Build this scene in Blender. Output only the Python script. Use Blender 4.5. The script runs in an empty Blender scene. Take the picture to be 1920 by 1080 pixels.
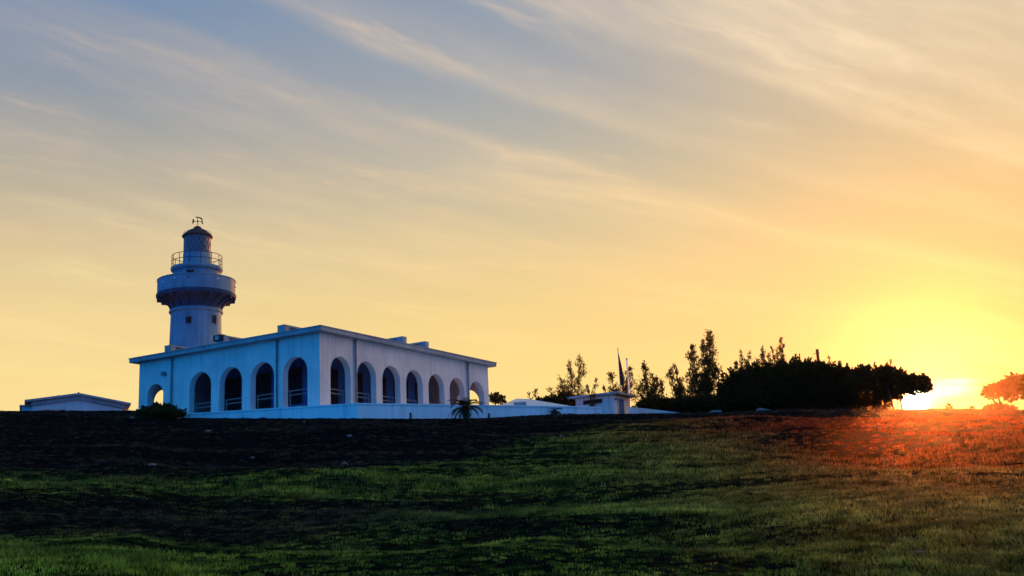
import bpy, bmesh, math, random
import numpy as np
from mathutils import Vector, Matrix
R = math.radians
scene = bpy.context.scene
col = scene.collection

# ------------------------------------------------------------------ camera
F_PX, PITCH, ROLL = 2128.6, .2234, .0466
cam_d = bpy.data.cameras.new('camera'); cam = bpy.data.objects.new('camera', cam_d); col.objects.link(cam)
cam_d.sensor_width = 36; cam_d.lens = F_PX * 36 / 1920
cam_d.clip_start = .1; cam_d.clip_end = 20000
cam.location = (0, 0, 0)                      # z = 0 is eye level; the lawn starts 1.6 m lower
cam.matrix_world = Matrix.Rotation(math.pi/2 + PITCH, 4, 'X') @ Matrix.Rotation(-ROLL, 4, 'Z')
scene.camera = cam
scene.render.resolution_x, scene.render.resolution_y = 1024, 576

# ------------------------------------------------------------------ world
SUN_AZ, SUN_EL = R(19.29), R(5.71)
def dirv(az, el): return Vector((math.sin(az)*math.cos(el), math.cos(az)*math.cos(el), math.sin(el)))
SUN = dirv(SUN_AZ, SUN_EL)
world = bpy.data.worlds.new("World"); scene.world = world; world.use_nodes = True
wt = world.node_tree; wt.nodes.clear()

class NT:
    """small helper for wiring node trees"""
    def __init__(s, t): s.t = t
    def n(s, typ, **kw):
        nd = s.t.nodes.new(typ)
        for k, v in kw.items(): setattr(nd, k, v)
        return nd
    def put(s, sock, v):
        if isinstance(v, bpy.types.NodeSocket): s.t.links.new(v, sock)
        elif v is not None: sock.default_value = v
    def m(s, op, a, b=None, c=None, clamp=False):
        nd = s.n('ShaderNodeMath', operation=op, use_clamp=clamp)
        for i, v in enumerate((a, b, c)): s.put(nd.inputs[i], v)
        return nd.outputs[0]
    def vm(s, op, a, b=None, out=0):
        nd = s.n('ShaderNodeVectorMath', operation=op)
        s.put(nd.inputs[0], a); s.put(nd.inputs[1], b)
        return nd.outputs[out]
    def dot(s, a, v):
        nd = s.n('ShaderNodeVectorMath', operation='DOT_PRODUCT'); s.put(nd.inputs[0], a); nd.inputs[1].default_value = v
        return nd.outputs['Value']
    def rng(s, v, a, b, c=0, d=1, smooth=True):
        nd = s.n('ShaderNodeMapRange', interpolation_type='SMOOTHSTEP' if smooth else 'LINEAR')
        s.put(nd.inputs[0], v)
        for i, x in enumerate((a, b, c, d)): s.put(nd.inputs[i+1], x)
        return nd.outputs[0]
    def mix(s, f, a, b, blend='MIX'):
        nd = s.n('ShaderNodeMix', data_type='RGBA', blend_type=blend)
        s.put(nd.inputs[0], f)
        s.put(nd.inputs[6], (*a, 1) if isinstance(a, tuple) and len(a) == 3 else a)
        s.put(nd.inputs[7], (*b, 1) if isinstance(b, tuple) and len(b) == 3 else b)
        return nd.outputs[2]
    def ramp(s, f, stops, interp='LINEAR'):
        nd = s.n('ShaderNodeValToRGB'); cr = nd.color_ramp; cr.interpolation = interp
        while len(cr.elements) < len(stops): cr.elements.new(.5)
        for e, (p, c) in zip(cr.elements, stops):
            e.position = p; e.color = (*c, 1) if len(c) == 3 else c
        s.put(nd.inputs[0], f)
        return nd.outputs[0]
    def noise(s, vec, scale, detail=4, rough=.5, dist=0, out=0):
        nd = s.n('ShaderNodeTexNoise'); s.put(nd.inputs['Vector'], vec)
        nd.inputs['Scale'].default_value = scale; nd.inputs['Detail'].default_value = detail
        nd.inputs['Roughness'].default_value = rough; nd.inputs['Distortion'].default_value = dist
        return nd.outputs[out]
def lin(r, g, b):
    return tuple(((c/255)/12.92 if c/255 <= .04045 else ((c/255+.055)/1.055)**2.4) for c in (r, g, b))

W = NT(wt)
tc = W.n('ShaderNodeTexCoord'); D = W.vm('NORMALIZE', tc.outputs['Generated'])
sx = W.n('ShaderNodeSeparateXYZ'); W.put(sx.inputs[0], D); dx, dy, dz = sx.outputs
elev = W.m('MULTIPLY', W.m('ARCSINE', dz), 180/math.pi)            # degrees
azim = W.m('MULTIPLY', W.m('ARCTAN2', dx, dy), 180/math.pi)
sund = W.dot(D, SUN); sang = W.m('MULTIPLY', W.m('ARCCOSINE', W.m('MINIMUM', sund, 1.0)), 180/math.pi)
# clear-sky colour: elevation ramps for the cool (left), middle and warm (right) part of the sky
e01 = W.m('DIVIDE', elev, 40.0, clamp=True)
cool = W.ramp(e01, [(.0, lin(250, 214, 140)), (.2, lin(249, 217, 143)), (.29, lin(240, 210, 148)), (.38, lin(214, 190, 150)), (.46, lin(172, 168, 152)),
                    (.56, lin(136, 150, 166)), (.68, lin(112, 140, 176)), (1, lin(70, 110, 170))])
midc = W.ramp(e01, [(.0, lin(252, 218, 125)), (.2, lin(250, 217, 126)), (.29, lin(236, 206, 134)), (.38, lin(214, 194, 148)), (.47, lin(186, 180, 160)),
                    (.58, lin(156, 163, 170)), (.68, lin(140, 154, 172)), (1, lin(85, 120, 170))])
warm = W.ramp(e01, [(.0, lin(242, 180, 90)), (.2, lin(240, 182, 96)), (.3, lin(236, 189, 118)), (.4, lin(222, 192, 132)), (.5, lin(206, 184, 146)),
                    (.66, lin(206, 184, 154)), (1, lin(150, 150, 160))])
base = W.mix(W.rng(azim, -24, 2), cool, midc)
base = W.mix(W.rng(azim, -2, 24), base, warm)
# cirrus: noise on a plane overhead, drawn out along one wind direction
inv = W.m('DIVIDE', 1.0, W.m('ADD', W.m('MAXIMUM', dz, -.1), .2))
WAZ = R(48)
al = W.m('MULTIPLY', W.dot(D, (math.sin(WAZ), math.cos(WAZ), 0)), inv)
ac = W.m('MULTIPLY', W.dot(D, (math.cos(WAZ), -math.sin(WAZ), 0)), inv)
ac = W.m('SUBTRACT', ac, W.m('MULTIPLY', W.m('POWER', W.m('MAXIMUM', W.m('SUBTRACT', al, .95), 0.0), 1.5), .24))
def plane(sx_, zz, a=None):
    c = W.n('ShaderNodeCombineXYZ'); W.put(c.inputs[0], W.m('MULTIPLY', al, sx_)); W.put(c.inputs[1], a or ac); c.inputs[2].default_value = zz
    return c.outputs[0]
warp = W.noise(plane(.6, 0), 2.2, 4, .55)
ac2 = W.m('ADD', ac, W.m('MULTIPLY', W.m('SUBTRACT', warp, .5), .16))
a01 = W.m('DIVIDE', W.m('ADD', ac2, 1.9), 1.2, clamp=True)
g_ = lambda v: (v, v, v)
bands = W.ramp(a01, [(p, g_(v)) for p, v in ((0, .5), (.22, .6), (.30, .28), (.37, .5), (.43, .95), (.475, .6), (.52, .08), (.585, .04), (.625, .50), (.66, .32), (.71, .05), (.75, .2), (.785, .95), (.86, .6), (1, .75))], 'EASE')
ac3 = W.m('ADD', ac, W.m('MULTIPLY', W.m('SUBTRACT', W.noise(plane(.8, 5), 3, 4, .6), .5), .12))
fine = W.noise(plane(.22, 3.3, ac3), 9, 8, .6, .2)
wisp = W.noise(plane(.45, 8.1, ac3), 26, 7, .62, .3)
patch = W.noise(plane(.6, 14), 2.6, 3, .5)
c1 = W.m('MULTIPLY', bands, W.m('ADD', .30, W.m('MULTIPLY', W.rng(fine, .3, .7), .85)))
c2 = W.m('MULTIPLY', W.m('MULTIPLY', W.rng(fine, .48, .72), W.rng(wisp, .35, .66)), W.rng(patch, .36, .58))
c1 = W.m('MULTIPLY', c1, W.rng(al, .3, .85, .3, 1))
cl = W.m('ADD', W.m('MULTIPLY', c1, 1.1), W.m('MULTIPLY', c2, .6), clamp=True)
ccool = W.mix(W.rng(elev, 9, 22), lin(255, 226, 150), lin(196, 180, 166))
cwarm = W.mix(W.rng(elev, 9, 26), lin(248, 204, 124), lin(244, 220, 184))
ccol = W.mix(W.rng(azim, -22, 20), ccool, cwarm)
skyc = W.mix(W.m('MULTIPLY', cl, .95), base, ccol)
# the sky behind and beside the camera: deep dusk blue
deep = W.ramp(e01, [(0, (.0, .52, 1.45)), (.5, (.0, .40, 1.25)), (1, (.0, .26, .85))])
side = W.m('ABSOLUTE', W.m('SUBTRACT', azim, 10.0))
skyc = W.mix(W.rng(azim, 30, 52), skyc, (2.7, 1.45, .45))
backf = W.m('MAXIMUM', W.rng(azim, -34, -66), W.rng(azim, 76, 98))
dsc = W.n('ShaderNodeVectorMath', operation='SCALE'); W.put(dsc.inputs[0], deep)
W.put(dsc.inputs['Scale'], W.m('SUBTRACT', 1.0, W.m('MULTIPLY', W.m('MULTIPLY', W.rng(azim, 60, 90), W.rng(azim, 172, 135)), .5)))
skyc = W.mix(backf, skyc, dsc.outputs[0])
zen = W.rng(elev, 34, 70)
skyc = W.mix(zen, skyc, (.21, .50, .62))
# aureole round the sun and the disc itself
def glow(w, col_, st, p=1.0):
    g = W.m('POWER', W.m('SUBTRACT', 1.0, W.m('MINIMUM', W.m('DIVIDE', sang, w), 1.0)), p)
    v = W.n('ShaderNodeVectorMath', operation='SCALE'); v.inputs[0].default_value = col_
    W.put(v.inputs['Scale'], W.m('MULTIPLY', g, st)); return v.outputs[0]
tot = skyc
tot = W.vm('ADD', tot, glow(4.0, (1, .55, .20), .35, 2.0))
tot = W.vm('ADD', tot, glow(1.3, (1, .80, .40), 2.6, 2.0))
tot = W.vm('ADD', tot, W.vm('MULTIPLY', (60, 48, 28), W.n('ShaderNodeCombineXYZ').outputs[0]) if False else glow(.62, (1, .8, .45), 60, .25))
# bright lit cloud bank just above and right of the sun
ea = W.m('DIVIDE', W.m('SUBTRACT', azim, 20.6), 1.5); eb = W.m('DIVIDE', W.m('SUBTRACT', W.m('SUBTRACT', elev, 6.25), W.m('MULTIPLY', W.m('SUBTRACT', azim, 20.6), .10)), .55)
er = W.m('SQRT', W.m('ADD', W.m('MULTIPLY', ea, ea), W.m('MULTIPLY', eb, eb)))
sc_ = W.n('ShaderNodeVectorMath', operation='SCALE'); sc_.inputs[0].default_value = (.4, .6, .5); W.put(sc_.inputs['Scale'], W.rng(W.m('ADD', er, W.m('MULTIPLY', W.m('SUBTRACT', wisp, .5), 1.2)), 1.25, .35))
tot = W.vm('ADD', tot, sc_.outputs[0])
bg = W.n('ShaderNodeBackground'); W.put(bg.inputs[0], tot); bg.inputs[1].default_value = .97/2**1.2
nish = W.n('ShaderNodeTexSky', sky_type='NISHITA', sun_disc=False, sun_elevation=SUN_EL, sun_rotation=SUN_AZ)
bg2 = W.n('ShaderNodeBackground'); W.put(bg2.inputs[0], nish.outputs[0]); bg2.inputs[1].default_value = .004
ad = W.n('ShaderNodeAddShader'); W.put(ad.inputs[0], bg.outputs[0]); W.put(ad.inputs[1], bg2.outputs[0])
wo = W.n('ShaderNodeOutputWorld'); W.put(wo.inputs[0], ad.outputs[0])
world.cycles.sampling_method = 'MANUAL'; world.cycles.sample_map_resolution = 2048

# ------------------------------------------------------------------ sun lamp, exposure
sl = bpy.data.lights.new('sun', 'SUN'); sl.energy = 5.0; sl.angle = R(.6); sl.color = (1, .24, .035)
so = bpy.data.objects.new('sun', sl); col.objects.link(so)
so.rotation_euler = (-dirv(R(19.9), R(6.45))).to_track_quat('-Z', 'Y').to_euler()
scene.view_settings.view_transform = 'Standard'; scene.view_settings.look = 'None'
scene.view_settings.exposure = 1.2; scene.view_settings.gamma = 1
scene.render.engine = 'CYCLES'

# ------------------------------------------------------------------ geometry of the view (where things stand)
def ray(px, py):
    X = (px-960)/F_PX; U = (540-py)/F_PX
    cr, sr = math.cos(ROLL), math.sin(ROLL)
    x = X*cr+U*sr; u = -X*sr+U*cr
    cp, sp = math.cos(PITCH), math.sin(PITCH)
    return Vector((x, cp-u*sp, sp+u*cp))
def at(px, py, Y): d = ray(px, py); return d/d.y*Y
def atz(px, py, z): d = ray(px, py); return d/d.z*z

# ------------------------------------------------------------------ materials
def mat(name, build):
    m = bpy.data.materials.new(name); m.use_nodes = True
    t = m.node_tree; t.nodes.clear(); k = NT(t)
    out = k.n('ShaderNodeOutputMaterial'); s = build(k); k.put(out.inputs[0], s)
    return m
def principled(k, color, rough=.8, bump=None, bs=.3, metallic=0, bd=.02, spec=.3):
    p = k.n('ShaderNodeBsdfPrincipled'); k.put(p.inputs['Base Color'], (*color, 1) if isinstance(color, tuple) else color)
    k.put(p.inputs['Roughness'], rough); p.inputs['Metallic'].default_value = metallic
    p.inputs['Specular IOR Level'].default_value = spec
    if bump is not None:
        b = k.n('ShaderNodeBump'); b.inputs['Strength'].default_value = bs; b.inputs['Distance'].default_value = bd
        k.put(b.inputs['Height'], bump); k.put(p.inputs['Normal'], b.outputs[0])
    return p.outputs[0]
def coords(k, which='Object'): return k.n('ShaderNodeTexCoord').outputs[which]
def plaster(a, b, streak=.35):
    def f(k):
        c = coords(k)
        n1 = k.noise(c, .55, 6, .6); n2 = k.noise(c, 6, 5, .6)
        mp = k.n('ShaderNodeMapping'); mp.inputs['Scale'].default_value = (3.2, 3.2, .22); k.put(mp.inputs[0], c)
        st = k.noise(mp.outputs[0], 1.0, 5, .65)
        col_ = k.mix(k.rng(n1, .35, .7), a, b)
        col_ = k.mix(k.m('MULTIPLY', k.rng(st, .46, .72), streak), col_, tuple(x*.5 for x in b))
        big_ = k.noise(c, .23, 3, .5)
        col_ = k.mix(k.m('MULTIPLY', k.rng(big_, .5, .62), .22), col_, tuple(x*.62 for x in b))
        col_ = k.mix(k.m('MULTIPLY', k.rng(n2, .55, .8), .15), col_, tuple(x*.6 for x in b))
        return principled(k, col_, .9, n2, .25, bd=.01, spec=.04)
    return f
M = {}
M['wall'] = mat('white_plaster', plaster((.64, .63, .66), (.53, .54, .58), .42))
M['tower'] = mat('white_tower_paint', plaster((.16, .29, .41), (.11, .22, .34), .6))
M['fascia'] = mat('roof_concrete', plaster((.30, .34, .40), (.22, .26, .32), .5))
M['terrace'] = mat('terrace_plaster', plaster((.74, .78, .84), (.60, .66, .76), .5))
M['dark_paint'] = mat('dark_metal_paint', lambda k: principled(k, k.mix(k.noise(coords(k), 9, 3), (.02, .024, .03), (.035, .04, .05)), .75, spec=.1))
M['pipe'] = mat('grey_drainpipe_paint', lambda k: principled(k, k.mix(k.noise(coords(k), 4, 3), (.10, .12, .16), (.16, .18, .22)), .5, spec=.4))
M['rail'] = mat('weathered_rail_metal', lambda k: principled(k, k.mix(k.noise(coords(k), 7, 3), (.20, .22, .25), (.12, .13, .15)), .5, spec=.4))
M['glass'] = mat('dark_window_glass', lambda k: principled(k, k.mix(k.noise(coords(k), 2, 2), (.008, .01, .015), (.014, .018, .025)), .5, spec=.04))
M['lantern_glass'] = mat('lantern_glass', lambda k: principled(k, k.mix(k.noise(coords(k), 3, 3), (.02, .035, .06), (.04, .06, .10)), .35, spec=.5))
M['lamp_white'] = mat('white_lamp_casing', lambda k: principled(k, k.mix(k.noise(coords(k), 20, 2), (.8, .8, .8), (.7, .7, .72)), .4))
M['corbel'] = mat('corbel_shade_paint', plaster((.025, .07, .14), (.015, .05, .10), .4))  # shade under the drum is put into the corbel colour
M['inner'] = mat('inner_wall_shade_blue', plaster((.05, .15, .40), (.03, .10, .30), .5))  # dim gallery shade put into the wall and ceiling colour
M['floor'] = mat('terrace_tiles', lambda k: principled(k, k.mix(k.noise(coords(k), 1.4, 4), (.25, .24, .23), (.18, .18, .18)), .9))
M['wood'] = mat('weathered_post_wood', lambda k: principled(k, k.mix(k.noise(coords(k), 5, 4), (.09, .06, .045), (.05, .035, .03)), .9))
M['stone'] = mat('pale_stone', lambda k: principled(k, k.mix(k.noise(coords(k), 6, 5), (.17, .15, .15), (.09, .08, .09)), .9, k.noise(coords(k), 12, 4), .6))
M['slab'] = mat('weathered_slab_concrete', plaster((.40, .30, .30), (.28, .22, .22), .4))
M['bark'] = mat('tree_bark', lambda k: principled(k, k.mix(k.noise(coords(k), 5, 5), (.05, .035, .025), (.025, .018, .014)), .95, k.noise(coords(k), 14, 4), .6))
def flagm(k):
    c = coords(k); s = k.n('ShaderNodeSeparateXYZ'); k.put(s.inputs[0], c)
    return principled(k, k.mix(k.noise(c, 3, 3), (.05, .012, .03), (.03, .01, .03)), .9)
M['flag'] = mat('limp_flag_cloth', flagm)
def leafm(a, b, c, tr=.4, scale=.8):
    def f(k):
        g = k.n('ShaderNodeNewGeometry')
        n = k.noise(g.outputs['Position'], scale, 4, .6)
        cc = k.mix(k.rng(n, .3, .7), a, b)
        cc = k.mix(k.m('MULTIPLY', g.outputs['Random Per Island'], .6), cc, c)
        d = k.n('ShaderNodeBsdfDiffuse'); k.put(d.inputs[0], cc)
        t = k.n('ShaderNodeBsdfTranslucent'); k.put(t.inputs[0], cc)
        m = k.n('ShaderNodeMixShader'); m.inputs[0].default_value = tr
        k.put(m.inputs[1], d.outputs[0]); k.put(m.inputs[2], t.outputs[0])
        return m.outputs[0]
    return f
M['leaf'] = mat('broad_leaves', leafm((.02, .026, .010), (.012, .02, .008), (.04, .032, .014)))
M['needle'] = mat('feathery_needles', leafm((.06, .06, .02), (.035, .045, .018), (.09, .07, .03), .5))
M['cycad'] = mat('cycad_fronds', leafm((.02, .04, .015), (.012, .025, .01), (.04, .04, .02), .25))

# lawn colours shared by soil and blades: world-space patches of fresh, dull and dry turf, with painted glow and shade
def turf(k, soil):
    g = k.n('ShaderNodeNewGeometry'); P = g.outputs['Position']
    mp = k.n('ShaderNodeMapping'); mp.inputs['Scale'].default_value = (.55, 1.0, 0); mp.inputs['Rotation'].default_value = (0, 0, R(-14)); k.put(mp.inputs[0], P)
    n1 = k.noise(mp.outputs[0], .16, 4, .55, .6); n2 = k.noise(mp.outputs[0], .9, 5, .65, .3); n3 = k.noise(P, 5, 3, .6)
    s = k.n('ShaderNodeSeparateXYZ'); k.put(s.inputs[0], P)
    dist = k.vm('LENGTH', P, None, 1)
    ang = k.m('MULTIPLY', k.m('ARCTAN2', s.outputs[0], s.outputs[1]), 180/math.pi)
    green = k.mix(k.rng(n2, .36, .74), (.014, .055, .016), (.26, .42, .06))
    dry = k.mix(k.rng(n2, .32, .68), (.05, .07, .016), (.28, .35, .07))
    red_glow = k.mix(k.rng(n2, .32, .68), (.14, .022, .010), (.44, .065, .022))  # red sun glow on the right slope, put into the turf colour
    # dry turf to the right, greener to the left
    c = k.mix(k.rng(k.m('ADD', k.m('MULTIPLY', s.outputs[0], .09), n1), .45, 1.05), green, dry)
    c = k.mix(k.m('MULTIPLY', k.rng(k.m('ADD', s.outputs[0], k.m('MULTIPLY', n1, 8)), 4, 18), k.rng(k.m('ADD', dist, k.m('MULTIPLY', n2, 12)), 16, 56, 0, 1)), c, red_glow)
    c = k.mix(k.m('MULTIPLY', k.rng(dist, 15.5, 10.5), k.rng(n1, .38, .55)), c, k.mix(k.rng(n2, .3, .7), (.03, .11, .012), (.28, .47, .05)))
    # shade on the steep bank and in the hollow, put into the turf colour
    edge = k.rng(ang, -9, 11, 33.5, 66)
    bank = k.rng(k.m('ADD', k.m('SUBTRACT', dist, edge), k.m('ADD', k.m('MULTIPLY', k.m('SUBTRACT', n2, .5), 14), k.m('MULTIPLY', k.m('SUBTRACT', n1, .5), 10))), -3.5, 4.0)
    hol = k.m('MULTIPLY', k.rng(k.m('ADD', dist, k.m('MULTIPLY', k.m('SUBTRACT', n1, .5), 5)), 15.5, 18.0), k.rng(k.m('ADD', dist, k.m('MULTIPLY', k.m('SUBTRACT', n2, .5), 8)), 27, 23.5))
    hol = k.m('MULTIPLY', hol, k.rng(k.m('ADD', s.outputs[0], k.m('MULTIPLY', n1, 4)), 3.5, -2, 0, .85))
    bank_shade = k.mix(k.rng(n2, .48, .75), (.014, .017, .030), (.05, .055, .022))
    c = k.mix(k.m('MAXIMUM', bank, hol), c, bank_shade)
    return c, n1, n2, n3, dist, s
def blades(k):
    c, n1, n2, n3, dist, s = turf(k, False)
    g = k.n('ShaderNodeNewGeometry')
    oi = k.n('ShaderNodeObjectInfo').outputs['Random']
    n5 = k.noise(g.outputs['Position'], 2.6, 5, .7)
    c = k.mix(k.rng(n5, .50, .38), c, k.mix(1.0, c, (.26, .30, .40), 'MULTIPLY'))
    c = k.mix(k.rng(n5, .46, .64), c, k.mix(1.0, c, (1.9, 1.7, 1.7), 'MULTIPLY'))
    c = k.mix(k.m('MULTIPLY', k.rng(oi, .55, 1.0), .4), c, (.15, .13, .05))
    c = k.mix(k.m('MULTIPLY', k.rng(oi, .5, .0), .5), c, (.010, .022, .006))
    isl = g.outputs['Random Per Island']
    c = k.mix(k.rng(isl, .35, .0), c, (.004, .008, .004))
    c = k.mix(k.m('MULTIPLY', k.rng(isl, .8, 1.0), .5), c, k.mix(1.0, c, (1.9, 1.8, 2.2), 'MULTIPLY'))
    d = k.n('ShaderNodeBsdfDiffuse'); k.put(d.inputs[0], c)
    t = k.n('ShaderNodeBsdfTranslucent'); k.put(t.inputs[0], c)
    m = k.n('ShaderNodeMixShader'); m.inputs[0].default_value = .5
    k.put(m.inputs[1], d.outputs[0]); k.put(m.inputs[2], t.outputs[0])
    return m.outputs[0]
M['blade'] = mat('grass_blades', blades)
def soil(k):
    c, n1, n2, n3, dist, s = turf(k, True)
    dk = k.mix(k.rng(n3, .3, .7), (.0012, .002, .003), (.004, .005, .006))
    c2 = k.mix(.14, dk, c); c2 = k.mix(k.rng(k.noise(k.n('ShaderNodeNewGeometry').outputs['Position'], 7, 6, .75), .62, .45), c2, dk)
    return principled(k, c2, .95, k.noise(k.n('ShaderNodeNewGeometry').outputs['Position'], 3, 8, .7), .9, bd=.12, spec=0)
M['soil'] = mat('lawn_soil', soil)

# ------------------------------------------------------------------ object helpers
def tag(o, label=None, cat=None, group=None, kind=None):
    if label: o['label'] = label
    if cat: o['category'] = cat
    if group: o['group'] = group
    if kind: o['kind'] = kind
    return o
def empty(name, loc, rz=0):
    o = bpy.data.objects.new(name, None); col.objects.link(o); o.location = loc; o.rotation_euler = (0, 0, rz)
    o.empty_display_size = .3
    return o
class MB:
    def __init__(s): s.v = []; s.f = []
    def add(s, vs, fs):
        b = len(s.v); s.v += [tuple(v) for v in vs]; s.f += [tuple(b+i for i in f) for f in fs]
    def box(s, x0, x1, y0, y1, z0, z1):
        s.add([(x, y, z) for z in (z0, z1) for y in (y0, y1) for x in (x0, x1)],
              [(0, 2, 3, 1), (4, 5, 7, 6), (0, 1, 5, 4), (2, 6, 7, 3), (0, 4, 6, 2), (1, 3, 7, 5)])
    def tube(s, pts, r, n=8, cap=True):
        pts = [Vector(p) for p in pts]; rs = r if isinstance(r, (list, tuple)) else [r]*len(pts)
        rings = []; b = len(s.v); up = None
        for i, p in enumerate(pts):
            d = (pts[min(i+1, len(pts)-1)]-pts[max(i-1, 0)]).normalized()
            if up is None: up = d.orthogonal().normalized()
            a = (up - d*up.dot(d)); a = a.normalized() if a.length > 1e-6 else d.orthogonal().normalized(); up = a
            c = d.cross(a)
            for j in range(n):
                t = 2*math.pi*j/n; s.v.append(tuple(p+(a*math.cos(t)+c*math.sin(t))*rs[i]))
        for i in range(len(pts)-1):
            for j in range(n):
                k = (j+1) % n; s.f.append((b+i*n+j, b+i*n+k, b+(i+1)*n+k, b+(i+1)*n+j))
        if cap:
            s.f.append(tuple(b+j for j in range(n))[::-1]); s.f.append(tuple(b+(len(pts)-1)*n+j for j in range(n)))
    def lathe(s, prof, n=64, c=(0, 0)):
        b = len(s.v)
        for r, z in prof:
            for j in range(n):
                t = 2*math.pi*j/n; s.v.append((c[0]+r*math.cos(t), c[1]+r*math.sin(t), z))
        for i in range(len(prof)-1):
            for j in range(n):
                k = (j+1) % n; s.f.append((b+i*n+j, b+i*n+k, b+(i+1)*n+k, b+(i+1)*n+j))
        s.f.append(tuple(b+j for j in range(n))[::-1]); s.f.append(tuple(b+(len(prof)-1)*n+j for j in range(n)))
    def ring(s, rad, z, r, n=64, a0=0, a1=2*math.pi):
        s.tube([(rad*math.cos(a0+(a1-a0)*i/n), rad*math.sin(a0+(a1-a0)*i/n), z) for i in range(n+1)], r, 6)
    def build(s, name, material, parent=None, smooth=False, merge=False, bevel=0):
        me = bpy.data.meshes.new(name); me.from_pydata(s.v, [], s.f)
        if merge or bevel:
            bm = bmesh.new(); bm.from_mesh(me)
            if merge: bmesh.ops.remove_doubles(bm, verts=bm.verts, dist=1e-4)
            bmesh.ops.recalc_face_normals(bm, faces=bm.faces)
            if bevel:
                es = [e for e in bm.edges if len(e.link_faces) == 2 and e.calc_face_angle(0) > .8]
                bmesh.ops.bevel(bm, geom=es, offset=bevel, segments=2, affect='EDGES')
            bm.to_mesh(me); bm.free()
        me.materials.append(material)
        if smooth: me.polygons.foreach_set('use_smooth', [True]*len(me.polygons))
        o = bpy.data.objects.new(name, me); col.objects.link(o)
        if parent: o.parent = parent
        if smooth: me.shade_smooth() if False else None
        return o
def auto_smooth(o, ang=35):
    me = o.data; bm = bmesh.new(); bm.from_mesh(me)
    for f in bm.faces: f.smooth = True
    for e in bm.edges: e.smooth = not (len(e.link_faces) == 2 and e.calc_face_angle(0) > R(ang))
    bm.to_mesh(me); bm.free(); return o
rnd = random.Random(7); nr = np.random.default_rng(11)

# value noise in numpy for the terrain
def vnoise(x, y, seed):
    x = np.asarray(x, float); y = np.asarray(y, float)
    xi = np.floor(x).astype(np.int64); yi = np.floor(y).astype(np.int64); fx = x-xi; fy = y-yi
    fx = fx*fx*(3-2*fx); fy = fy*fy*(3-2*fy)
    def h(a, b):
        n = (a*374761393+b*668265263+seed*982451653) & 0xffffffff
        n = ((n ^ (n >> 13))*1274126177) & 0xffffffff
        return ((n ^ (n >> 16)) & 0xffff)/65535.
    return (h(xi, yi)*(1-fx)+h(xi+1, yi)*fx)*(1-fy)+(h(xi, yi+1)*(1-fx)+h(xi+1, yi+1)*fx)*fy - .5

# ------------------------------------------------------------------ terrain
FLOOR = 8.6
# ridge line: pixel column, pixel row, distance along the view axis
ridge_px = [(-400, 768, 68), (0, 770, 69), (260, 769, 70), (300, 775, 68.6), (345, 783, 67.4), (500, 784, 66.4), (670, 784, 66.0), (790, 784.5, 67.8), (906, 783.5, 69.8),
            (1000, 778, 71.2), (1080, 776, 72.6), (1190, 775, 73.5), (1330, 773.5, 74), (1500, 769, 74), (1700, 767, 74), (1760, 766, 74), (1920, 769, 74), (2350, 772, 74)]
RA, RE, RD = [], [], []
for px, py, Y in ridge_px:
    p = at(px, py, Y); RA.append(math.atan2(p.x, p.y)); RD.append(math.hypot(p.x, p.y)); RE.append(p.z)
RA = np.array(RA); RD = np.array(RD); RE = np.array(RE)
prof_d = np.array([0, 5, 9.4, 14, 20, 27, 32, 38, 45, 55, 66])/66
prof_l = (np.array([-1.6, -.75, -.12, .30, .85, 1.71, 2.42, 3.0, 4.12, 5.94, 8.24])+1.6)/9.84
prof_r = (np.array([-1.6, -.95, -.40, -.02, .42, 1.15, 1.85, 2.85, 3.95, 5.35, 6.78])+1.6)/8.38
def terrain(x, y):
    x = np.asarray(x, float); y = np.asarray(y, float)
    d = np.hypot(x, y); a = np.arctan2(x, y)
    ac_ = np.clip(a, RA[0], RA[-1])
    dr = np.interp(ac_, RA, RD); zr = np.interp(ac_, RA, RE)
    t = d/dr
    w = np.clip((ac_-R(-16))/R(32), 0, 1); w = w*w*(3-2*w)
    pl = np.interp(t, prof_d, prof_l); pr_ = np.interp(t, prof_d, prof_r)
    # slight rounding of the profile
    e = .03
    pl = (pl+np.interp(t-e, prof_d, prof_l)+np.interp(np.minimum(t+e, 1), prof_d, prof_l))/3
    pr_ = (pr_+np.interp(t-e, prof_d, prof_r)+np.interp(np.minimum(t+e, 1), prof_d, prof_r))/3
    p = pl*(1-w)+pr_*w
    z = -1.6+(zr+1.6)*p
    # beyond the ridge the plateau falls away gently
    beyond = np.clip(d-dr, 0, 400)
    z = np.where(t > 1, zr-.004*beyond-.00006*beyond**2, z)
    # behind the camera the slope goes on downwards
    back = np.clip((np.abs(a)-R(60))/R(60), 0, 1); back = back*back*(3-2*back)
    zb_ = -1.6-.06*np.minimum(d, 150)
    z = z*(1-back)+zb_*back
    # hummocks and hollows running across the slope
    env = np.clip((1-t)*7, .0, 1)*np.clip(d/6, 0, 1)*(1-back)
    # long sweeps
    yr = y+.18*x
    z = z+env*(.55*vnoise(x/13+3.1, yr/7.5, 3)+.42*vnoise(x/5.5, yr/3.0, 5)+.16*vnoise(x/2.1, yr/1.2, 9)+.035*vnoise(x/.6, y/.45, 12))
    z = z-.7*np.exp(-((x-13.5-.15*(y-50))/7)**2-((y+.25*x-53)/3.2)**2)+.35*np.exp(-((x-12)/9)**2-((y+.3*x-46.5)/2.6)**2)
    z = z+(t <= 1.0)*.06*vnoise(x/.9, y/.9, 31)*np.clip((1.004-t)*30, 0, 1)
    return z
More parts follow.
